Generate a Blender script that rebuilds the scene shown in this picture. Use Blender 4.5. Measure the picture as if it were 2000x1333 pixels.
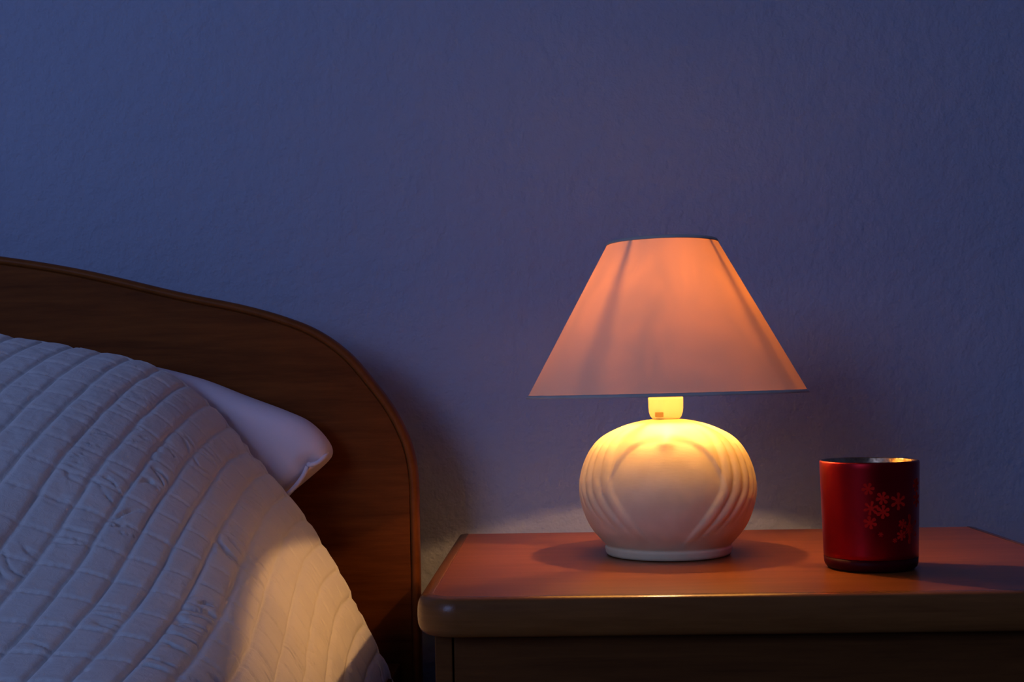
import bpy, bmesh, math, random
import numpy as np
from mathutils import Vector, Matrix

S = bpy.context.scene
COL = S.collection
for o in list(bpy.data.objects):
    bpy.data.objects.remove(o)
PI = math.pi
TOP = 0.55            # height of the nightstand top above the floor
ZC = TOP + 0.1338     # eye height

# ------------------------------------------------------------------ camera
cam_data = bpy.data.cameras.new('camera')
cam = bpy.data.objects.new('camera', cam_data)
COL.objects.link(cam)
cam_data.sensor_width = 36.0
cam_data.lens = 2450.0 / 2000.0 * 36.0
cam_data.shift_y = 92.1 / 2000.0
cam_data.clip_start = 0.02
psi, rho = 85 / 2450.0, 0.0185
R = Matrix.Rotation(psi, 4, 'Z') @ Matrix.Rotation(PI / 2, 4, 'X') @ Matrix.Rotation(-rho, 4, 'Z')
cam.matrix_world = Matrix.Translation((0, 0, ZC)) @ R
S.camera = cam

# ------------------------------------------------------------------ world, light, exposure
S.view_settings.view_transform = 'Standard'
S.view_settings.look = 'None'
S.view_settings.exposure = 0.0
S.view_settings.gamma = 1.0
S.view_settings.use_curve_mapping = False
world = bpy.data.worlds.new('dusk_sky')
S.world = world
world.use_nodes = True
bg = world.node_tree.nodes['Background']
bg.inputs['Color'].default_value = (0.16, 0.25, 0.6, 1)
bg.inputs['Strength'].default_value = 0.35

WIN = (-2.70, -1.20, 1.05, 2.30)      # window opening in the front wall: x0, x1, z0, z1
FRONT_Y = -2.2
al = bpy.data.lights.new('dusk_window_light', 'AREA')
al.shape = 'RECTANGLE'
al.size, al.size_y = WIN[1] - WIN[0] - 0.1, WIN[3] - WIN[2] - 0.1
al.energy = 29.0
al.color = (0.345, 0.465, 1.0)
alo = bpy.data.objects.new('dusk_window_light', al)
COL.objects.link(alo)
alo.location = ((WIN[0] + WIN[1]) / 2, FRONT_Y + 0.02, (WIN[2] + WIN[3]) / 2)
alo.rotation_euler = (PI / 2, 0, 0)
alo.rotation_euler = Matrix.Rotation(PI / 2, 4, 'X').to_euler()   # area lights shine along -Z: towards +Y

LAMP_POWER = 2.25
LAMP_COLOR = (1.0, 0.50, 0.19)

# ------------------------------------------------------------------ materials
def mat(name):
    m = bpy.data.materials.new(name)
    m.use_nodes = True
    nt = m.node_tree
    return m, nt, nt.nodes, nt.links, nt.nodes['Principled BSDF']

def N(nodes, t, **kw):
    n = nodes.new(t)
    for k, v in kw.items():
        setattr(n, k, v)
    return n

def coords(nt, scale=(1, 1, 1), loc=(0, 0, 0)):
    tc = N(nt.nodes, 'ShaderNodeTexCoord')
    mp = N(nt.nodes, 'ShaderNodeMapping')
    mp.inputs['Scale'].default_value = scale
    mp.inputs['Location'].default_value = loc
    nt.links.new(tc.outputs['Object'], mp.inputs['Vector'])
    return mp.outputs['Vector']

def noise(nt, vec, scale, detail=4, rough=0.5, dist=0.0):
    n = N(nt.nodes, 'ShaderNodeTexNoise')
    n.inputs['Scale'].default_value = scale
    n.inputs['Detail'].default_value = detail
    n.inputs['Roughness'].default_value = rough
    n.inputs['Distortion'].default_value = dist
    nt.links.new(vec, n.inputs['Vector'])
    return n.outputs['Fac']

def ramp(nt, fac, stops):
    r = N(nt.nodes, 'ShaderNodeValToRGB')
    e = r.color_ramp.elements
    while len(e) < len(stops):
        e.new(0.5)
    for i, (p, c) in enumerate(stops):
        e[i].position = p
        e[i].color = (*c, 1) if len(c) == 3 else c
    nt.links.new(fac, r.inputs['Fac'])
    return r.outputs['Color']

def bump(nt, height, strength, distance, normal=None):
    b = N(nt.nodes, 'ShaderNodeBump')
    b.inputs['Strength'].default_value = strength
    b.inputs['Distance'].default_value = distance
    nt.links.new(height, b.inputs['Height'])
    if normal is not None:
        nt.links.new(normal, b.inputs['Normal'])
    return b.outputs['Normal']

def plaster(name, c0, c1):
    m, nt, nodes, links, p = mat(name)
    v = coords(nt)
    links.new(ramp(nt, noise(nt, v, 2.2, 3), [(0.3, c0), (0.7, c1)]), p.inputs['Base Color'])
    p.inputs['Roughness'].default_value = 0.75
    p.inputs['Specular IOR Level'].default_value = 0.25
    n1 = bump(nt, noise(nt, v, 48, 3, 0.6), 0.5, 0.006)
    n2 = bump(nt, noise(nt, v, 190, 3, 0.6), 0.6, 0.0015, n1)
    vo = N(nodes, 'ShaderNodeTexVoronoi')
    vo.inputs['Scale'].default_value = 9
    links.new(v, vo.inputs['Vector'])
    pit = N(nodes, 'ShaderNodeMapRange')
    pit.inputs[1].default_value = 0.03
    pit.inputs[2].default_value = 0.085
    links.new(vo.outputs['Distance'], pit.inputs[0])
    n3 = bump(nt, pit.outputs[0], 0.35, 0.0015, n2)
    links.new(n3, p.inputs['Normal'])
    return m

def wood(name, dark, light, stretch, rough=0.35, spec=0.5, coat=0.0, grain=1.0, loc=(0, 0, 0)):
    m, nt, nodes, links, p = mat(name)
    v = coords(nt, stretch, loc)
    a = noise(nt, v, 22 * grain, 6, 0.62, 0.6)
    b = noise(nt, v, 95 * grain, 4, 0.6, 0.2)
    mx = N(nodes, 'ShaderNodeMath', operation='MULTIPLY_ADD')
    links.new(b, mx.inputs[0])
    mx.inputs[1].default_value = 0.45
    links.new(a, mx.inputs[2])
    links.new(ramp(nt, mx.outputs[0], [(0.5, dark), (0.95, light)]), p.inputs['Base Color'])
    p.inputs['Roughness'].default_value = rough
    p.inputs['Specular IOR Level'].default_value = spec
    p.inputs['Coat Weight'].default_value = coat
    p.inputs['Coat Roughness'].default_value = 0.2
    fine = noise(nt, coords(nt), 900, 2, 0.6)
    links.new(bump(nt, mx.outputs[0], 0.12, 0.0006, bump(nt, fine, 0.25, 0.00025)), p.inputs['Normal'])
    return m

M = {}
M['wall'] = plaster('bluish_wall_paint', (0.33, 0.39, 0.50), (0.375, 0.43, 0.54))
M['ceiling'] = plaster('white_ceiling_paint', (0.6, 0.6, 0.62), (0.66, 0.66, 0.68))
M['floor'] = wood('brown_floor_boards', (0.10, 0.05, 0.025), (0.2, 0.1, 0.05), (0.4, 3, 3), 0.4)
M['top'] = wood('cherry_laminate', (0.15, 0.042, 0.009), (0.28, 0.085, 0.018), (0.22, 2.2, 2), 0.30, 0.30)
M['edge'] = wood('cherry_edging', (0.14, 0.050, 0.012), (0.24, 0.095, 0.024), (0.25, 0.25, 3), 0.22, 0.22)
M['carcass'] = wood('cherry_carcass_veneer', (0.08, 0.028, 0.007), (0.15, 0.055, 0.013), (0.2, 3, 3), 0.5, 0.08)
M['head'] = wood('walnut_headboard_veneer', (0.11, 0.030, 0.0055), (0.21, 0.060, 0.010), (0.25, 3, 2.6), 0.55, 0.06)
M['headedge'] = wood('walnut_edge_moulding', (0.17, 0.048, 0.008), (0.25, 0.075, 0.014), (1, 1, 1), 0.45, 0.12)

def fabric(name, col, fine_scale=1400, weave=0.35, rough=0.9, wr=0.0):
    m, nt, nodes, links, p = mat(name)
    v = coords(nt)
    c0 = tuple(x * 0.93 for x in col)
    links.new(ramp(nt, noise(nt, v, 14, 3), [(0.3, c0), (0.7, col)]), p.inputs['Base Color'])
    p.inputs['Roughness'].default_value = rough
    p.inputs['Specular IOR Level'].default_value = 0.15
    p.inputs['Sheen Weight'].default_value = 0.15
    n = bump(nt, noise(nt, v, fine_scale, 2, 0.6), weave, 0.0003)
    if wr:
        n = bump(nt, noise(nt, v, 130, 4, 0.6, 0.8), wr, 0.0015, n)
    links.new(n, p.inputs['Normal'])
    return m
M['quilt'] = fabric('cream_quilted_cotton', (0.84, 0.83, 0.76), 1200, 0.4, 0.9, 0.45)
M['pillow'] = fabric('white_pillowcase_cotton', (0.86, 0.80, 0.84), 1500, 0.2)
M['mattress'] = fabric('mattress_ticking', (0.7, 0.68, 0.62))

m, nt, nodes, links, p = mat('cream_matt_ceramic')
v = coords(nt)
p.inputs['Base Color'].default_value = (0.80, 0.62, 0.43, 1)
links.new(ramp(nt, noise(nt, v, 60, 3), [(0.35, (0.77, 0.66, 0.38)), (0.65, (0.83, 0.72, 0.43))]), p.inputs['Base Color'])
p.inputs['Roughness'].default_value = 0.55
p.inputs['Specular IOR Level'].default_value = 0.35
links.new(bump(nt, noise(nt, coords(nt, (1, 1, 5)), 160, 2), 0.12, 0.0005), p.inputs['Normal'])
M['ceramic'] = m
m, nt, nodes, links, p = mat('ivory_plastic')
p.inputs['Base Color'].default_value = (0.86, 0.82, 0.66, 1)
p.inputs['Roughness'].default_value = 0.45
M['plastic'] = m

# lampshade fabric: reflects like pale cloth, lets a little orange light through
m = bpy.data.materials.new('orange_glowing_shade_cloth')
m.use_nodes = True
nt = m.node_tree
nt.nodes.clear()
out = N(nt.nodes, 'ShaderNodeOutputMaterial')
df = N(nt.nodes, 'ShaderNodeBsdfDiffuse')
geo = N(nt.nodes, 'ShaderNodeNewGeometry')
two = N(nt.nodes, 'ShaderNodeMix', data_type='RGBA')      # pale cloth outside; unseen inner tint added to shape the bounced light
two.inputs[6].default_value = (0.66, 0.62, 0.42, 1)
two.inputs[7].default_value = (0.58, 0.52, 0.30, 1)
nt.links.new(geo.outputs['Backfacing'], two.inputs[0])
nt.links.new(two.outputs[2], df.inputs['Color'])
tr = N(nt.nodes, 'ShaderNodeBsdfTranslucent')
v = coords(nt, (1, 1, 0.35))
nt.links.new(ramp(nt, noise(nt, v, 26, 4, 0.6, 0.5), [(0.25, (0.035, 0.0155, 0.0022)), (0.75, (0.064, 0.0262, 0.0036))]), tr.inputs['Color'])
ad = N(nt.nodes, 'ShaderNodeAddShader')
nb = bump(nt, noise(nt, coords(nt, (1, 1, 0.15)), 900, 2), 0.2, 0.0002)
nt.links.new(nb, df.inputs['Normal'])
nt.links.new(df.outputs[0], ad.inputs[0])
nt.links.new(tr.outputs[0], ad.inputs[1])
nt.links.new(ad.outputs[0], out.inputs['Surface'])
M['shade'] = m

def simple(name, col, rough=0.5, metal=0.0, spec=0.5, coat=0.0):
    m, nt, nodes, links, p = mat(name)
    c0 = tuple(x * 0.85 for x in col)
    links.new(ramp(nt, noise(nt, coords(nt), 40, 3), [(0.35, c0), (0.65, col)]), p.inputs['Base Color'])
    p.inputs['Roughness'].default_value = rough
    p.inputs['Metallic'].default_value = metal
    p.inputs['Specular IOR Level'].default_value = spec
    p.inputs['Coat Weight'].default_value = coat
    return m
M['tape'] = simple('grey_shade_binding', (0.58, 0.53, 0.44), 0.7)
M['wire'] = simple('plated_wire', (0.5, 0.45, 0.4), 0.35, 1.0)
M['brass'] = simple('brass_cap', (0.7, 0.5, 0.25), 0.3, 1.0)
M['slot_shade'] = simple('ivory_plastic_painted_shade', (0.34, 0.24, 0.11), 0.5)  # darker copy of the ivory plastic, notch shade put into the colour
M['red'] = simple('frosted_red_glass', (0.36, 0.002, 0.006), 0.36, 0.85, 0.5, 0.0)
M['redfoot'] = simple('deep_red_clear_glass', (0.05, 0.0005, 0.002), 0.5, 0.0, 0.08)
M['flake'] = simple('etched_red_flake', (0.62, 0.014, 0.008), 0.8, 0.0, 0.05)
M['white'] = simple('white_window_paint', (0.75, 0.75, 0.75), 0.5)
m, nt, nodes, links, p = mat('mercury_glass_lining')
v = coords(nt)
p.inputs['Metallic'].default_value = 1.0
links.new(ramp(nt, noise(nt, v, 120, 4, 0.7), [(0.35, (0.30, 0.19, 0.10)), (0.7, (0.60, 0.42, 0.26))]), p.inputs['Base Color'])
p.inputs['Roughness'].default_value = 0.22
links.new(bump(nt, noise(nt, v, 90, 2), 0.5, 0.002), p.inputs['Normal'])
M['mercury'] = m
# thin clear glass of the bulb and the window panes
m = bpy.data.materials.new('thin_clear_glass')
m.use_nodes = True
nt = m.node_tree
nt.nodes.clear()
out = N(nt.nodes, 'ShaderNodeOutputMaterial')
tp = N(nt.nodes, 'ShaderNodeBsdfTransparent')
gl = N(nt.nodes, 'ShaderNodeBsdfGlossy')
gl.inputs['Roughness'].default_value = 0.05
mi = N(nt.nodes, 'ShaderNodeMixShader')
mi.inputs['Fac'].default_value = 0.06
nt.links.new(tp.outputs[0], mi.inputs[1])
nt.links.new(gl.outputs[0], mi.inputs[2])
nt.links.new(mi.outputs[0], out.inputs['Surface'])
M['glass'] = m
m, nt, nodes, links, p = mat('glowing_filament')
p.inputs['Base Color'].default_value = (0.02, 0.02, 0.02, 1)
p.inputs['Emission Color'].default_value = (1.0, 0.55, 0.25, 1)
p.inputs['Emission Strength'].default_value = 40
M['filament'] = m

# ------------------------------------------------------------------ mesh helpers
def link_mesh(name, verts, faces, material, parent=None, smooth=True):
    me = bpy.data.meshes.new(name)
    me.from_pydata([tuple(v) for v in verts], [], faces)
    me.update()
    me.materials.append(material)
    if smooth:
        me.polygons.foreach_set('use_smooth', [True] * len(me.polygons))
    o = bpy.data.objects.new(name, me)
    COL.objects.link(o)
    if parent is not None:
        o.parent = parent
    return o

def grid_faces(nu, nv, wrap=False):
    """faces of an nu x nv vertex grid, index = i*nv + j"""
    I = nu if wrap else nu - 1
    f = []
    for i in range(I):
        a, b = i * nv, ((i + 1) % nu) * nv
        for j in range(nv - 1):
            f.append((a + j, b + j, b + j + 1, a + j + 1))
    return f

def recalc(o, autosmooth=None):
    bm = bmesh.new()
    bm.from_mesh(o.data)
    bmesh.ops.recalc_face_normals(bm, faces=bm.faces)
    bm.to_mesh(o.data)
    bm.free()
    return o

def box(name, x0, x1, y0, y1, z0, z1, material, parent=None, bevel=0.002, seg=2):
    bm = bmesh.new()
    bmesh.ops.create_cube(bm, size=1)
    for v in bm.verts:
        v.co = ((x0 + x1) / 2 + v.co.x * (x1 - x0), (y0 + y1) / 2 + v.co.y * (y1 - y0), (z0 + z1) / 2 + v.co.z * (z1 - z0))
    if bevel:
        bmesh.ops.bevel(bm, geom=list(bm.edges), offset=bevel, segments=seg, profile=0.6, affect='EDGES')
    me = bpy.data.meshes.new(name)
    bm.to_mesh(me)
    bm.free()
    me.materials.append(material)
    o = bpy.data.objects.new(name, me)
    COL.objects.link(o)
    if parent is not None:
        o.parent = parent
    return o

def empty(name, loc, label, cat, group=None):
    o = bpy.data.objects.new(name, None)
    COL.objects.link(o)
    o.location = loc
    o.empty_display_size = 0.05
    tag(o, label, cat, group)
    return o

def tag(o, label, cat, group=None):
    o['label'] = label
    o['category'] = cat
    if group:
        o['group'] = group
    return o

def struct(o):
    o['kind'] = 'structure'
    return o

def catmull(pts, n):
    """n points evenly spread by parameter along a Catmull-Rom curve through pts"""
    P = np.array(pts, float)
    d = np.r_[0, np.cumsum(np.linalg.norm(np.diff(P, axis=0), axis=1) ** 0.5)]
    Pe = np.vstack([2 * P[0] - P[1], P, 2 * P[-1] - P[-2]])
    de = np.r_[-(d[1] - d[0]), d, d[-1] + d[-1] - d[-2]]
    out = []
    for t in np.linspace(0, d[-1] - 1e-9, n):
        i = int(np.searchsorted(d, t, 'right')) - 1
        p0, p1, p2, p3 = Pe[i:i + 4]
        t0, t1, t2, t3 = de[i:i + 4]
        a1 = (t1 - t) / (t1 - t0) * p0 + (t - t0) / (t1 - t0) * p1
        a2 = (t2 - t) / (t2 - t1) * p1 + (t - t1) / (t2 - t1) * p2
        a3 = (t3 - t) / (t3 - t2) * p2 + (t - t2) / (t3 - t2) * p3
        b1 = (t2 - t) / (t2 - t0) * a1 + (t - t0) / (t2 - t0) * a2
        b2 = (t3 - t) / (t3 - t1) * a2 + (t - t1) / (t3 - t1) * a3
        out.append((t2 - t) / (t2 - t1) * b1 + (t - t1) / (t2 - t1) * b2)
    return np.array(out)

def lathe(name, prof, material, parent=None, n=96, smooth=True):
    """prof: list of (r, z); r = 0 at an end closes it"""
    verts, faces = [], []
    ring = []
    for r, z in prof:
        if r < 1e-6:
            verts.append((0, 0, z))
            ring.append([len(verts) - 1])
        else:
            s = len(verts)
            for k in range(n):
                a = 2 * PI * k / n
                verts.append((r * math.cos(a), r * math.sin(a), z))
            ring.append(list(range(s, s + n)))
    for A, B in zip(ring[:-1], ring[1:]):
        for k in range(n):
            k2 = (k + 1) % n
            if len(A) == 1 and len(B) == 1:
                continue
            if len(A) == 1:
                faces.append((A[0], B[k2], B[k]))
            elif len(B) == 1:
                faces.append((A[k], A[k2], B[0]))
            else:
                faces.append((A[k], A[k2], B[k2], B[k]))
    return recalc(link_mesh(name, verts, faces, material, parent, smooth))

def tube(name, pts, r, material, parent=None, n=10, closed=False, flat=1.0):
    P = [Vector(p) for p in pts]
    verts, faces = [], []
    L = len(P)
    prev = None
    for i, p in enumerate(P):
        if closed:
            t = (P[(i + 1) % L] - P[i - 1]).normalized()
        else:
            t = (P[min(i + 1, L - 1)] - P[max(i - 1, 0)]).normalized()
        up = Vector((0, 0, 1)) if abs(t.z) < 0.95 else Vector((0, 1, 0))
        if prev is not None:
            up = prev
        a = t.cross(up).normalized()
        b = a.cross(t).normalized()
        prev = b
        for k in range(n):
            q = 2 * PI * k / n
            verts.append(p + a * (r * math.cos(q)) + b * (r * flat * math.sin(q)))
    faces = grid_faces(L, n, wrap=closed)
    m2 = []
    I = L if closed else L - 1
    for i in range(I):
        m2.append((i * n + n - 1, ((i + 1) % L) * n + n - 1, ((i + 1) % L) * n, i * n))
    faces = list(faces) + m2
    if not closed:
        faces += [tuple(range(n)), tuple(range((L - 1) * n, L * n))]
    return recalc(link_mesh(name, verts, faces, material, parent))

def sweep2d(name, path, normals, prof, to3d, material, parent=None, closed_prof=True, caps=True):
    """sweep a profile [(n, h)] along 2D path; to3d(p2, h) -> 3D point"""
    verts = []
    k = len(prof)
    for p, nrm in zip(path, normals):
        for (a, h) in prof:
            verts.append(to3d((p[0] + nrm[0] * a, p[1] + nrm[1] * a), h))
    faces = list(grid_faces(len(path), k))
    if closed_prof:
        for i in range(len(path) - 1):
            faces.append((i * k + k - 1, (i + 1) * k + k - 1, (i + 1) * k, i * k))
    if caps:
        faces += [tuple(range(k)), tuple(range((len(path) - 1) * k, len(path) * k))]
    return recalc(link_mesh(name, verts, faces, material, parent))

# numpy value noise, smooth
def vnoise(x, y, seed=0):
    rs = np.random.RandomState(seed)
    T = rs.rand(256, 256)
    xi, yi = np.floor(x).astype(int), np.floor(y).astype(int)
    fx, fy = x - xi, y - yi
    fx, fy = fx * fx * (3 - 2 * fx), fy * fy * (3 - 2 * fy)
    g = lambda a, b: T[a % 256, b % 256]
    return ((g(xi, yi) * (1 - fx) + g(xi + 1, yi) * fx) * (1 - fy) +
            (g(xi, yi + 1) * (1 - fx) + g(xi + 1, yi + 1) * fx) * fy) * 2 - 1

def sstep(a, b, x):
    t = np.clip((x - a) / (b - a), 0, 1)
    return t * t * (3 - 2 * t)

# ------------------------------------------------------------------ the room
XL, XR, YB, H = -2.9, 1.7, 1.31, 2.5
struct(box('floor', XL, XR, FRONT_Y, YB, -0.05, 0, M['floor'], None, 0))
struct(box('ceiling', XL - 0.1, XR + 0.1, FRONT_Y - 0.12, YB + 0.1, H, H + 0.05, M['ceiling'], None, 0))
struct(box('wall_back', XL - 0.1, XR + 0.1, YB, YB + 0.1, -0.05, H, M['wall'], None, 0))
struct(box('wall_left', XL - 0.1, XL, FRONT_Y - 0.12, YB, -0.05, H, M['wall'], None, 0))
struct(box('wall_right', XR, XR + 0.1, FRONT_Y - 0.12, YB, -0.05, H, M['wall'], None, 0))
# front wall with the window opening
wv, wf = [], []
def add_box(x0, x1, y0, y1, z0, z1, V=None, F=None):
    V = wv if V is None else V
    F = wf if F is None else F
    s = len(V)
    V += [(x, y, z) for x in (x0, x1) for y in (y0, y1) for z in (z0, z1)]
    F += [(s, s + 1, s + 3, s + 2), (s + 4, s + 6, s + 7, s + 5), (s, s + 4, s + 5, s + 1),
          (s + 2, s + 3, s + 7, s + 6), (s, s + 2, s + 6, s + 4), (s + 1, s + 5, s + 7, s + 3)]
a, b = FRONT_Y - 0.12, FRONT_Y
add_box(XL, WIN[0], a, b, -0.05, H)
add_box(WIN[1], XR, a, b, -0.05, H)
add_box(WIN[0], WIN[1], a, b, -0.05, WIN[2])
add_box(WIN[0], WIN[1], a, b, WIN[3], H)
struct(link_mesh('wall_front', wv, wf, M['wall'], None, False))
wfv, wff = [], []
y0, y1 = FRONT_Y - 0.08, FRONT_Y - 0.03
xm = (WIN[0] + WIN[1]) / 2
for q in ((WIN[0], WIN[1], WIN[2], WIN[2] + .05), (WIN[0], WIN[1], WIN[3] - .05, WIN[3]),
          (WIN[0], WIN[0] + .05, WIN[2] + .05, WIN[3] - .05), (WIN[1] - .05, WIN[1], WIN[2] + .05, WIN[3] - .05),
          (xm - .03, xm + .03, WIN[2] + .05, WIN[3] - .05)):
    add_box(q[0], q[1], y0, y1, q[2], q[3], wfv, wff)
wn = struct(link_mesh('window_1', wfv, wff, M['white'], None, False))
for (x0, x1) in ((WIN[0] + .05, xm - .03), (xm + .03, WIN[1] - .05)):
    box('pane', x0, x1, FRONT_Y - .057, FRONT_Y - .053, WIN[2] + .05, WIN[3] - .05, M['glass'], wn, 0)
struct(box('baseboard_back', XL, XR, YB - 0.014, YB, 0, 0.07, M['carcass'], None, 0.003))

# ------------------------------------------------------------------ bed
BEDC = -0.86
bed = empty('bed', (BEDC, 0.2, 0), 'dark reddish-brown wooden bed with an arched headboard against the blue wall', 'bed')
def local(o, root):
    """keep world coordinates of the mesh while parented to an empty"""
    o.matrix_parent_inverse = Matrix.Translation(root.location).inverted()
    return o
half = [(BEDC, 0.163), (-0.76, 0.161), (-0.66, 0.153), (-0.5343, 0.1371), (-0.4594, 0.1236), (-0.3601, 0.0988),
        (-0.2958, 0.0842), (-0.2564, 0.0721), (-0.227, 0.0592), (-0.1978, 0.0375), (-0.1737, 0.0091), (-0.1545, -0.0182),
        (-0.1403, -0.0488), (-0.1352, -0.0699), (-0.1333, -0.092), (-0.1333, -0.13), (-0.1333, -0.25), (-0.1333, -0.683)]
hp = catmull(half, 150)
full = np.vstack([np.c_[2 * BEDC - hp[::-1, 0], hp[::-1, 1]][:-1], hp])     # left foot .. top .. right foot
full[:, 1] += ZC
tang = np.gradient(full, axis=0)
tang /= np.linalg.norm(tang, axis=1)[:, None]
nrm = np.c_[-tang[:, 1], tang[:, 0]]          # outward (left of travel is up/out when going left to right)
if nrm[len(nrm) // 2][1] < 0:
    nrm = -nrm
HF = 1.195
# moulded edging: rounded strip 8 mm wide on the face, standing 1.5 mm proud of the panel
prof = [(-0.0078, HF + 0.024), (-0.0078, HF + 0.0012), (-0.0068, HF - 0.0006), (-0.0050, HF - 0.0016), (-0.0030, HF - 0.0014),
        (-0.0012, HF + 0.0004), (-0.0002, HF + 0.004), (0, HF + 0.011), (-0.0004, HF + 0.018), (-0.002, HF + 0.023)]
local(sweep2d('edge_moulding', full, nrm, prof, lambda p, h: (p[0], h, p[1]), M['headedge'], bed), bed)
inner = full - nrm * 0.0072
def slab(name, outline, y0, y1, material, parent, chamfer=0.0008, nr=None):
    n = len(outline)
    base = outline
    v = [(p[0], y1, p[1]) for p in base] + [(p[0], y0 + chamfer, p[1]) for p in base]
    o2 = base - nr * chamfer
    v += [(p[0], y0, p[1]) for p in o2]
    f = [tuple(range(n)), tuple(range(3 * n - 1, 2 * n - 1, -1))]
    for k in range(2):
        for i in range(n):
            j = (i + 1) % n
            f.append((k * n + i, k * n + j, (k + 1) * n + j, (k + 1) * n + i))
    o = link_mesh(name, v, f, material, parent, False)
    return recalc(o)
local(slab('headboard_panel', inner, HF + 0.0005, HF + 0.0225, M['head'], bed, 0.0016, nrm), bed)
for sx in (1, -1):
    xo, xi = BEDC + sx * (BEDC * -1 - 0.1525), BEDC + sx * (BEDC * -1 - 0.1745)
    local(box('side_rail', min(xo, xi), max(xo, xi), -0.78, HF - 0.0005, ZC - 0.41, ZC - 0.2605, M['head'], bed, 0.003), bed)
local(box('foot_board', 2 * BEDC + 0.1333, -0.1333, -0.80, -0.78, 0.0, 0.52, M['head'], bed, 0.004), bed)
local(box('slat_base', BEDC - 0.68, BEDC + 0.68, -0.78, HF - 0.001, ZC - 0.40, ZC - 0.375, M['carcass'], bed, 0.002), bed)

mat_o = box('mattress', BEDC - 0.675, BEDC + 0.675, -0.77, HF - 0.02, ZC - 0.374, ZC - 0.27, M['mattress'], None, 0.02, 4)
tag(mat_o, 'pale mattress lying in the wooden bed under the cream quilt', 'mattress')

# ------------------------------------------------------------------ quilt
def resample(pts, step):
    P = catmull(pts, 4000)
    s = np.r_[0, np.cumsum(np.linalg.norm(np.diff(P, axis=0), axis=1))]
    return P, s
qprof = [(2 * BEDC + 0.14, -0.33), (2 * BEDC + 0.18, -0.20), (2 * BEDC + 0.30, -0.03), (-1.25, 0.065), (-1.0, 0.098), (-0.85, 0.10),
         (-0.70, 0.091), (-0.60, 0.075),
         (-0.5067, 0.0555), (-0.4334, 0.0415), (-0.375, 0.0275), (-0.342, 0.0105), (-0.3188, -0.0095), (-0.2959, -0.0354),
         (-0.2684, -0.0685), (-0.2386, -0.1058), (-0.2101, -0.1500), (-0.1966, -0.1745), (-0.1853, -0.1982), (-0.1723, -0.2248),
         (-0.1553, -0.2639), (-0.146, -0.295), (-0.142, -0.34)]
QP, QS = resample(qprof, 0.001)
Xs = QP[:, 0]
i_vis = int(np.argmax(Xs > -0.60))
s_vis = QS[i_vis]
us = np.r_[np.arange(0, s_vis, 0.0045), np.arange(s_vis, QS[-1], 0.00155)]
Y0, Y1 = 1.13, -0.765
vs = np.r_[np.arange(0, 0.52, 0.00155), np.arange(0.52, Y0 - Y1, 0.005)]
U, V = np.meshgrid(us, vs, indexing='ij')
X0 = np.interp(U, QS, QP[:, 0])
Z0 = np.interp(U, QS, QP[:, 1])
Y = Y0 - V
side = sstep(-0.36, -0.22, X0)                       # 0 on the top of the bed, 1 on the hanging side
lside = sstep(2 * BEDC + 0.36, 2 * BEDC + 0.22, X0)
gY = np.interp(V, [0, 0.06, 0.13, 0.225, 0.326, 0.43, 0.53, 0.70, 1.2, 2.0], [0, 0.012, 0.035, 0.070, 0.120, 0.158, 0.182, 0.20, 0.205, 0.205])
# smooth the drop curve
kern = np.hanning(41); kern /= kern.sum()
gl_ = np.interp(np.linspace(0, 2, 2001), vs, np.interp(vs, vs, gY[0]))
gl_ = np.convolve(np.pad(gl_, 100, 'edge'), np.hanning(121) / np.hanning(121).sum(), 'same')[100:-100]
gl_ -= gl_[0]
gY = np.interp(V, np.linspace(0, 2, 2001), gl_)
QFLARE = 0.038
drop = gY * (1 - 0.66 * np.maximum(side, lside))
X = X0 + QFLARE * side * sstep(0.03, 0.42, V) - QFLARE * lside * sstep(0.03, 0.42, V)
Zb = Z0 - drop
Zb = np.maximum(Zb, -0.50)
# broad unevenness
Zb = Zb + 0.004 * vnoise(U * 6, V * 5, 3) * sstep(0, 0.1, V)
P = np.stack([X, Y, Zb], -1)
dU = np.gradient(P, axis=0)
dV = np.gradient(P, axis=1)
Nn = np.cross(dV, dU)
Nn /= np.linalg.norm(Nn, axis=-1, keepdims=True)
if Nn[len(us) // 2, 20, 2] < 0:
    Nn = -Nn
# relief: lengthwise seams, cross seams with stitches, creases
SP = 0.0272
Uw = U + 0.0014 * vnoise(U * 20, V * 14, 5) + 0.0008 * vnoise(U * 70, V * 50, 6)
ph = Uw / SP
k = np.floor(ph)
d = np.abs(ph - np.round(ph)) * SP
puffA = 0.35 * np.sqrt(np.clip(1 - (1 - d / (SP / 2)) ** 2.2, 0, 1)) + 0.65 * (1 - np.exp(-(d / 0.0021) ** 1.5))
SPV = 0.034
Vw = V + 0.0016 * vnoise(U * 28, V * 22, 8) + 0.0007 * vnoise(U * 110, V * 60, 9)
phv = Vw / SPV
dv = np.abs(phv - np.round(phv)) * SPV
dash = 0.55 + 0.45 * np.cos(2 * PI * U / 0.0058)
crossg = np.exp(-(dv / 0.0016) ** 2) * (0.5 + 0.5 * dash)
cr = vnoise(U * 26 + k * 7.3, V * 135 + k * 3.1 + 2.0 * vnoise(U * 30, V * 30, 12), 11)
crease = np.exp(-(cr / 0.085) ** 2) * sstep(0.0, 0.5, vnoise(U * 22 + k * 11, V * 26, 15))
fine = vnoise(U * 90 + k * 5, V * 330, 18)
rumple = vnoise(U * 110, V * 110, 21) + 0.6 * vnoise(U * 230, V * 220, 22)
onside = sstep(-0.40, -0.30, X0)
h = (0.0030 * puffA * (1 + 0.10 * onside)
     - (0.0011 + 0.0006 * onside) * crossg * puffA
     - (0.0004 + 0.0024 * onside) * crease * puffA
     + 0.00014 * fine * (0.4 + 0.6 * onside)
     + 0.00045 * rumple * (1 - 0.75 * onside) * puffA)
P = P + Nn * h[..., None]
P[..., 2] += ZC
nu, nv = len(us), len(vs)
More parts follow.
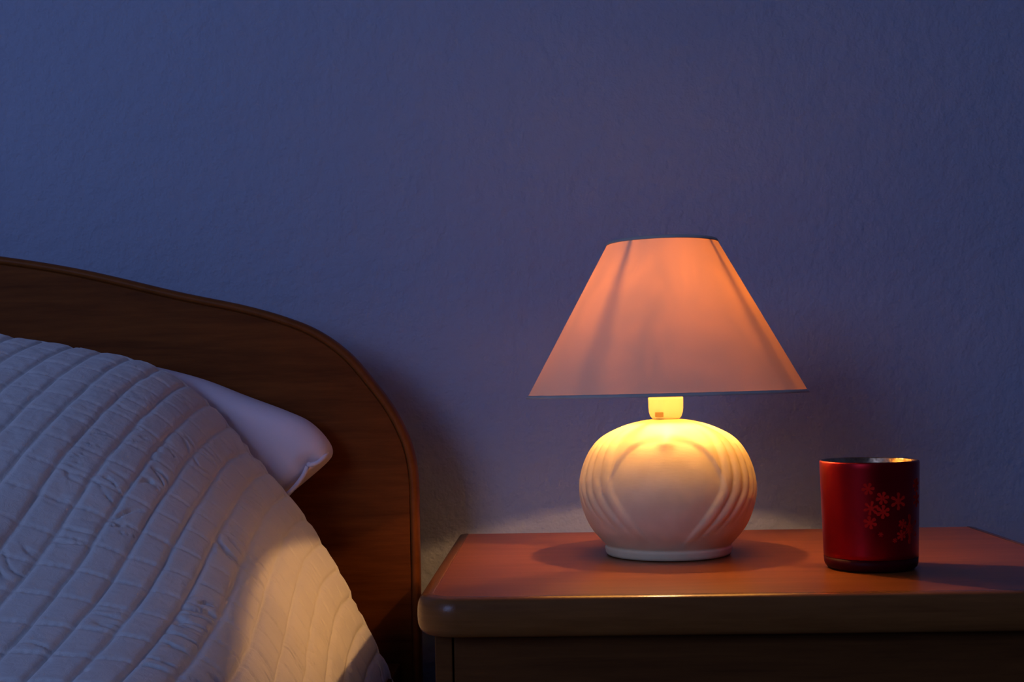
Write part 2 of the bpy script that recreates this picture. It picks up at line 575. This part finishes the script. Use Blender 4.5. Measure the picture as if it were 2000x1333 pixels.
me = bpy.data.meshes.new('quilt')
me.vertices.add(nu * nv)
me.vertices.foreach_set('co', P.reshape(-1).astype(np.float32))
ii, jj = np.meshgrid(np.arange(nu - 1), np.arange(nv - 1), indexing='ij')
a = (ii * nv + jj).ravel()
F = np.stack([a, a + 1, a + nv + 1, a + nv], -1)
me.loops.add(F.size)
me.loops.foreach_set('vertex_index', F.ravel().astype(np.int32))
me.polygons.add(len(F))
me.polygons.foreach_set('loop_start', np.arange(0, F.size, 4, dtype=np.int32))
me.polygons.foreach_set('loop_total', np.full(len(F), 4, dtype=np.int32))
me.update(calc_edges=True)
me.validate()
me.polygons.foreach_set('use_smooth', np.ones(len(F), dtype=bool))
me.materials.append(M['quilt'])
quilt = bpy.data.objects.new('quilt', me)
COL.objects.link(quilt)
if me.polygons[len(F) // 2].normal.z < 0:
    me.flip_normals()
tag(quilt, 'cream quilted bedspread with stitched squares draped over the bed and pillow', 'bedspread')
# bound head-end edge of the quilt
edge_pts = P[::4, 0, :] + np.array([0, 0.0008, -0.0022])
hem = tube('hem', [tuple(q) for q in edge_pts[2:-2]], 0.0027, M['quilt'], quilt, 8)

# ------------------------------------------------------------------ pillow (stands against the headboard)
pout = [(-0.95, 0.060), (-0.80, 0.078), (-0.60, 0.070), (-0.48, 0.048), (-0.41, 0.034), (-0.3605, 0.0225), (-0.3269, 0.0125),
        (-0.2887, -0.0030), (-0.2505, -0.0180), (-0.2315, -0.0272), (-0.2174, -0.0403), (-0.2098, -0.0530), (-0.2100, -0.0600), (-0.2140, -0.0655),
        (-0.2276, -0.0773), (-0.2471, -0.0931), (-0.30, -0.135), (-0.40, -0.20), (-0.60, -0.245), (-0.85, -0.25), (-0.97, -0.21),
        (-1.0, -0.08)]
pc = catmull(pout + [pout[0]], 240)[:-1]
cen = np.array([-0.55, -0.07])
rings = 26
pv, pf = [], []
def pillow_pt(i, s, front):
    # s: 0 at the seam, 1 at the middle
    q = pc[i] * (1 - s) + cen * s
    dist = np.linalg.norm(pc[i] - q)
    t = min(dist / 0.032, 1.0)
    th = math.sqrt(max(0.0, 1 - (1 - t) ** 2.2))
    if front:
        # pinched tuck close to the lower corner
        w = math.exp(-(((q[0] + 0.2290) / 0.0050) ** 2 + ((q[1] + 0.0655) / 0.0065) ** 2))
        w2 = math.exp(-(((q[0] + 0.236) / 0.020) ** 2 + ((q[1] + 0.058) / 0.004) ** 2)) * 0.12
        return (q[0], 1.168 - 0.024 * th + 0.010 * w + 0.004 * w2, q[1] + ZC)
    return (q[0], 1.168 + 0.018 * th, q[1] + ZC)
ss = np.r_[0, np.cumsum(np.linspace(0.25, 1.6, rings - 1))]
ss = ss / ss[-1] * 0.999
n = len(pc)
for front in (True, False):
    base = len(pv)
    for s in ss:
        for i in range(n):
            pv.append(pillow_pt(i, s, front))
    for r_ in range(rings - 1):
        for i in range(n):
            j = (i + 1) % n
            pf.append((base + r_ * n + i, base + r_ * n + j, base + (r_ + 1) * n + j, base + (r_ + 1) * n + i))
pil = link_mesh('pillow', pv, pf, M['pillow'], None)
bm = bmesh.new(); bm.from_mesh(pil.data)
bmesh.ops.remove_doubles(bm, verts=bm.verts, dist=0.00005)
bmesh.ops.recalc_face_normals(bm, faces=bm.faces)
bm.to_mesh(pil.data); bm.free()
tag(pil, 'white pillow leaning on the headboard with its corner poking out of the quilt', 'pillow')
# the folded edge of the pillowcase opening along the lower right side
lipa = [(-0.2135, 1.160, -0.0575), (-0.2165, 1.152, -0.0625), (-0.2205, 1.148, -0.0655), (-0.2260, 1.147, -0.0672), (-0.2290, 1.149, -0.0668)]
lipb = [(-0.2298, 1.149, -0.0690), (-0.2330, 1.146, -0.0765), (-0.2390, 1.144, -0.0850), (-0.2470, 1.142, -0.0935), (-0.258, 1.142, -0.103)]
for nm, lp in (('pillowcase_fold', lipa), ('pillowcase_fold', lipb)):
    c = catmull(lp, 30)
    c[:, 2] += ZC
    tube(nm, [tuple(q) for q in c], 0.0022, M['pillow'], pil, 10)

# ------------------------------------------------------------------ nightstand
NX0, NX1, NY0, NY1 = -0.0872, 0.3760, 0.8005, 1.1545
ns = empty('nightstand', ((NX0 + NX1) / 2, (NY0 + NY1) / 2, 0),
           'reddish-brown wooden nightstand with a thick rounded top beside the bed', 'nightstand')
rc = 0.022
path = [(NX0, NY1)]
for kk in range(13):
    a = PI + (PI / 2) * kk / 12
    path.append((NX0 + rc + rc * math.cos(a), NY0 + rc + rc * math.sin(a)))
for kk in range(13):
    a = 1.5 * PI + (PI / 2) * kk / 12
    path.append((NX1 - rc + rc * math.cos(a), NY0 + rc + rc * math.sin(a)))
path.append((NX1, NY1))
path = np.array(path)
tg = np.gradient(path, axis=0)
tg[0] = (0, -1); tg[-1] = (0, 1)
tg[1] = (0, -1); tg[-2] = (0, 1)
tg /= np.linalg.norm(tg, axis=1)[:, None]
nr2 = np.c_[tg[:, 1], -tg[:, 0]]
T = 0.0252
bp = [(-0.0045, TOP - T), (-0.0045, TOP + 0.0002), (-0.0038, TOP + 0.0004), (-0.0012, TOP + 0.0003)]
for kk in range(0, 13):
    a = PI / 2 - PI * kk / 12
    bp.append((0.0062 * max(math.cos(a), 0) ** 0.75, TOP - T / 2 + (T / 2) * math.copysign(abs(math.sin(a)) ** 0.85, math.sin(a))))
mould = sweep2d('edge_moulding', path, nr2, bp, lambda p, h: (p[0], p[1], h), M['edge'], ns)
local(mould, ns)
inn = path - nr2 * 0.0047
n = len(inn)
vv = [(p[0], p[1], TOP) for p in inn] + [(p[0], p[1], TOP - T) for p in inn]
ff = [tuple(range(n)), tuple(range(2 * n - 1, n - 1, -1))] + [(i, (i + 1) % n, n + (i + 1) % n, n + i) for i in range(n)]
local(recalc(link_mesh('top_panel', vv, ff, M['top'], ns, False)), ns)
cx0, cx1 = -0.0815, 0.3703
cyf = 0.8140
zt = TOP - T
local(box('side_panel', cx0, cx0 + 0.0112, cyf, NY1 - 0.004, 0.0, zt, M['carcass'], ns, 0.0008, 2), ns)
local(box('side_panel', cx1 - 0.0112, cx1, cyf, NY1 - 0.004, 0.0, zt, M['carcass'], ns, 0.0008, 2), ns)
local(box('back_panel', cx0 + 0.0112, cx1 - 0.0112, NY1 - 0.010, NY1 - 0.004, 0.04, zt, M['carcass'], ns, 0.0005), ns)
local(box('added_light_block', cx0 + 0.002, cx1 - 0.002, NY1 - 0.0035, YB - 0.016, 0.0, zt + 0.001, M['carcass'], ns, 0.001), ns)  # added out of view to keep lamplight off the wall strip beside the bed
local(box('front_rail', cx0 + 0.0112, cx1 - 0.0112, cyf + 0.022, cyf + 0.034, zt - 0.03, zt, M['carcass'], ns, 0.0005), ns)
local(box('plinth', cx0 + 0.0112, cx1 - 0.0112, cyf + 0.02, cyf + 0.034, 0.0, 0.06, M['carcass'], ns, 0.0005), ns)
local(box('drawer_front', cx0 + 0.0122, cx1 - 0.0122, cyf + 0.0012, cyf + 0.019, zt - 0.165, zt - 0.0025, M['carcass'], ns, 0.0012, 3), ns)
local(box('door', cx0 + 0.0122, cx1 - 0.0122, cyf + 0.0012, cyf + 0.019, 0.062, zt - 0.168, M['carcass'], ns, 0.0012, 3), ns)

# ------------------------------------------------------------------ table lamp
LX, LY = 0.0872, 1.0
lamp = empty('table_lamp', (LX, LY, TOP + 0.0005), 'small lit table lamp with orange cone shade and round cream ceramic base', 'table lamp')
# ceramic body with relief
bprof = [(0.0480, 0.0), (0.0492, 0.0012), (0.0499, 0.0040), (0.0500, 0.0058), (0.0494, 0.0070), (0.0497, 0.0080), (0.0515, 0.0100),
         (0.0555, 0.0145), (0.0600, 0.0200), (0.0635, 0.0262), (0.0664, 0.0335), (0.0681, 0.0420), (0.0685, 0.0500), (0.0676, 0.0600),
         (0.0648, 0.0706), (0.0606, 0.0800), (0.0555, 0.0873), (0.0484, 0.0938), (0.0390, 0.0992), (0.0290, 0.1030), (0.0180, 0.1056),
         (0.0100, 0.1066)]
bc = catmull(bprof, 190)
NT = 300
rr, zz = bc[:, 0], bc[:, 1]
th = np.linspace(0, 2 * PI, NT, endpoint=False)
TH, ZZ = np.meshgrid(th, zz, indexing='ij')
RR = np.broadcast_to(rr, TH.shape).copy()
t = ZZ / 0.107
az = np.angle(np.exp(1j * (TH + 0.10)))          # 0 = towards the camera, a little left of the axis
a_ = np.abs(az)
a_ = np.where(a_ > PI / 2, PI - a_, a_)
At = np.interp(t, [0, 0.117, 0.2, 0.356, 0.49, 0.6, 0.67, 0.8, 1.0], [0.10, 0.20, 0.28, 0.455, 0.60, 0.66, 0.68, 0.72, 0.80])
phr = (a_ - At) / 0.178
ridge = np.abs(np.sin(PI * np.clip(phr, 0, None))) ** 0.7
env = sstep(0.05 + 0.055 * np.clip(phr, 0, 4), 0.24 + 0.075 * np.clip(phr, 0, 4), t) * sstep(0.97, 0.82, t) * sstep(0.0, 0.15, phr)
Ta = np.interp(a_, [0, 0.10, 0.24, 0.36, 0.48, 0.58, 0.66, 0.72], [0.880, 0.878, 0.865, 0.845, 0.80, 0.72, 0.60, 0.40])
above = sstep(-0.035, 0.035, t - Ta) * sstep(0.74, 0.60, a_)
key = np.exp(-((a_ / 0.115) ** 2 + ((t - 0.845) / 0.045) ** 2))
bulge = sstep(0.0, 0.25, At - a_) * sstep(0.0, 0.2, Ta - t) * sstep(0.03, 0.2, t)
shoulder = 0.0007 * np.cos(TH * 8) * sstep(0.80, 0.9, t) * sstep(1.0, 0.95, t)
RR += 0.0019 * ridge * env + 0.0021 * above * sstep(1.0, 0.90, t) + 0.0026 * key + 0.0006 * bulge + shoulder
bodyV = np.stack([RR * np.sin(TH), -RR * np.cos(TH), ZZ], -1).reshape(-1, 3)
fcs = list(grid_faces(NT, len(zz), wrap=True))
nz = len(zz)
fcs.append(tuple(i * nz for i in range(NT)))
fcs.append(tuple(i * nz + nz - 1 for i in range(NT)))
recalc(link_mesh('ceramic_base', bodyV, fcs, M['ceramic'], lamp))
# bulb holder
sock = lathe('bulb_holder', [(0.0, 0.1060), (0.0095, 0.1060), (0.0110, 0.1072), (0.0124, 0.1090), (0.0133, 0.1118), (0.0137, 0.1155), (0.0138, 0.1220),
                      (0.0138, 0.1236), (0.0134, 0.1238), (0.0134, 0.1243), (0.0138, 0.1245), (0.0138, 0.1300), (0.0118, 0.1320), (0.0116, 0.1500), (0.0108, 0.1560), (0.0, 0.1580)],
             M['plastic'], lamp, 64)
tab = box('slot_shade', -0.0094, -0.0030, -0.0131, -0.0080, 0.1085, 0.1122, M['slot_shade'], sock, 0.0004)
# bulb: cap, clear envelope, filament, light
bl = lathe('light_bulb', [(0.0065, 0.158), (0.0068, 0.166), (0.010, 0.170), (0.0165, 0.178), (0.0195, 0.188), (0.0185, 0.198), (0.0140, 0.206), (0.0070, 0.2105), (0, 0.2115)],
           M['glass'], lamp, 48)
cap = lathe('bulb_cap', [(0.0, 0.1582), (0.0069, 0.1582), (0.0069, 0.1655), (0.0, 0.1665)], M['brass'], bl, 32)
FZ = 0.1880
fil = tube('filament', [(0.0045 * math.cos(q) , 0.0045 * math.sin(q), FZ - 0.004 + 0.0006 * math.sin(q * 6)) for q in np.linspace(0, 2 * PI * 0.85, 30)],
           0.0003, M['filament'], bl, 6)
ld = bpy.data.lights.new('bulb_light', 'POINT')
ld.energy = LAMP_POWER
ld.color = LAMP_COLOR
ld.shadow_soft_size = 0.0035
lo = bpy.data.objects.new('bulb_light', ld)
COL.objects.link(lo)
lo.parent = lamp
lo.location = (0, 0, FZ)
# shade (leans very slightly)
SH = bpy.data.objects.new('lamp_shade', None)
RB, RT, ZB_, ZT_ = 0.1100, 0.0431, 0.1262, 0.2470
sv = []
NS = 128
for i in range(NS):
    q = 2 * PI * i / NS
    for j in range(25):
        f_ = j / 24
        r = RB + (RT - RB) * f_
        sv.append((r * math.cos(q), r * math.sin(q), (ZT_ - ZB_) * f_))
tiltm = Matrix.Translation((0.0003, 0, ZB_)) @ Matrix.Rotation(-0.007, 4, 'Y')
shade = link_mesh('lamp_shade', sv, grid_faces(NS, 25, wrap=True), M['shade'], lamp)
shade.matrix_local = tiltm
def band(name, f0, f1, out_, inn_):
    vb = []
    Hh = ZT_ - ZB_
    sl = (RT - RB) / Hh
    for i in range(NS):
        q = 2 * PI * i / NS
        for (zz_, rr_) in ((f0, out_), ((f0 + f1) / 2, out_ + 0.0002), (f1, out_), (f1, -inn_), (f0, -inn_)):
            r = RB + sl * zz_ + rr_
            vb.append((r * math.cos(q), r * math.sin(q), zz_))
    fb = list(grid_faces(NS, 5, wrap=True))
    for i in range(NS):
        j = (i + 1) % NS
        fb.append((i * 5 + 4, j * 5 + 4, j * 5, i * 5))
    return recalc(link_mesh(name, vb, fb, M['tape'], shade))
band('bottom_binding', -0.0010, 0.0016, 0.0006, 0.0006)
band('top_binding', (ZT_ - ZB_) - 0.0018, (ZT_ - ZB_) + 0.0008, 0.0006, 0.0006)
# wire carrier: ring on the bulb and four arms to the top edge
ring = tube('wire_ring', [(0.0130 * math.cos(q), 0.0130 * math.sin(q), 0.136 - ZB_) for q in np.linspace(0, 2 * PI, 40, endpoint=False)], 0.0007, M['wire'], shade, 8, True)
for kk in range(4):
    az_ = -0.66 + kk * PI / 2
    sx, sy = math.sin(az_), -math.cos(az_)
    tube('wire_arm', [(0.0132 * sx, 0.0132 * sy, 0.136 - ZB_), (0.0165 * sx, 0.0165 * sy, 0.155 - ZB_), (0.0225 * sx, 0.0225 * sy, 0.172 - ZB_), (0.0245 * sx, 0.0245 * sy, 0.195 - ZB_), (0.030 * sx, 0.030 * sy, 0.225 - ZB_), (0.0425 * sx, 0.0425 * sy, 0.2455 - ZB_)],
         0.0013, M['wire'], shade, 8)
bpy.data.objects.remove(SH)

# ------------------------------------------------------------------ red candle holder
CX, CY = 0.2243, 0.9106
cup = empty('candle_holder', (CX, CY, TOP + 0.0003), 'red frosted glass candle holder with snowflakes standing right of the lamp', 'candle holder')
HC = 0.0770
def rad(z):
    return 0.0327 + (0.0348 - 0.0327) * z / HC
outer = [(0.0, 0.0005), (0.0270, 0.0), (0.0300, 0.0004), (0.0318, 0.0020), (0.0326, 0.0042), (rad(0.0085), 0.0085)]
lathe('glass_foot', outer + [(0.0, 0.0086)], M['redfoot'], cup, 96)
lathe('glass_body', [(0.0, 0.0088), (rad(0.0087) - 0.0002, 0.0088)] + [(rad(z), z) for z in np.linspace(0.0090, HC - 0.0012, 20)] +
      [(rad(HC) - 0.0003, HC - 0.0003), (rad(HC) - 0.0009, HC), (rad(HC) - 0.0017, HC), (rad(HC) - 0.0020, HC - 0.0005), (rad(HC) - 0.0021, HC - 0.002),
       (rad(0.02) - 0.0022, 0.013), (0.0, 0.0125)], M['red'], cup, 128)
lathe('mirrored_lining', [(rad(HC) - 0.0010, HC + 0.0002), (rad(HC) - 0.0018, HC + 0.0002), (rad(HC) - 0.00225, HC - 0.0006), (rad(0.02) - 0.0024, 0.0134), (0.0, 0.0130)], M['mercury'], cup, 96)

def snowflake(th0, zc, size, kind, rot):
    size *= 1.18
    """six-armed flake laid on the glass; th0 = angle from the camera side"""
    arms = 6
    out2 = []
    for k_ in range(arms):
        a = rot + 2 * PI * k_ / arms
        w = {0: 0.30, 1: 0.40, 2: 0.20}[kind]
        for (rad_, off) in ((0.30, -PI / 6), (0.42, -w * 0.9), (0.62, -w * 0.55), (0.78, -w * 0.9), (0.98, -w * 0.42), (1.0, w * 0.42), (0.78, w * 0.9), (0.62, w * 0.55), (0.42, w * 0.9)):
            out2.append((rad_ * math.cos(a + off), rad_ * math.sin(a + off)))
    n_ = len(out2)
    vs_, fs_ = [], []
    for lift in (0.00018, -0.0001):
        for (px_, pz_) in [(0, 0)] + out2:
            z_ = zc + pz_ * size
            r_ = rad(z_) + lift
            t_ = th0 + px_ * size / rad(z_)
            vs_.append((r_ * math.sin(t_), -r_ * math.cos(t_), z_))
    m_ = n_ + 1
    for i_ in range(n_):
        j_ = (i_ + 1) % n_
        fs_.append((0, 1 + i_, 1 + j_))
        fs_.append((m_, m_ + 1 + j_, m_ + 1 + i_))
        fs_.append((1 + i_, m_ + 1 + i_, m_ + 1 + j_, 1 + j_))
    return recalc(link_mesh('snowflake', vs_, fs_, M['flake'], cup, False))
FL = [(0.355, 0.0500, 0.0053, 0, 0.52), (0.01, 0.0525, 0.0040, 1, 0.2), (0.02, 0.0430, 0.0042, 1, 0.45), (-0.27, 0.0590, 0.0038, 1, 0.1),
      (-0.22, 0.0455, 0.0044, 0, 0.3), (-0.24, 0.0355, 0.0040, 1, 0.7), (0.46, 0.0340, 0.0030, 1, 0.3), (0.43, 0.0262, 0.0033, 1, 0.6),
      (0.66, 0.0300, 0.0088, 2, PI / 6), (-0.03, 0.0272, 0.0015, 1, 0.0), (0.27, 0.0228, 0.0015, 1, 0.4), (0.92, 0.0605, 0.0042, 1, 0.2),
      (0.95, 0.0500, 0.0046, 0, 0.5)]
for f_ in FL:
    snowflake(*f_)
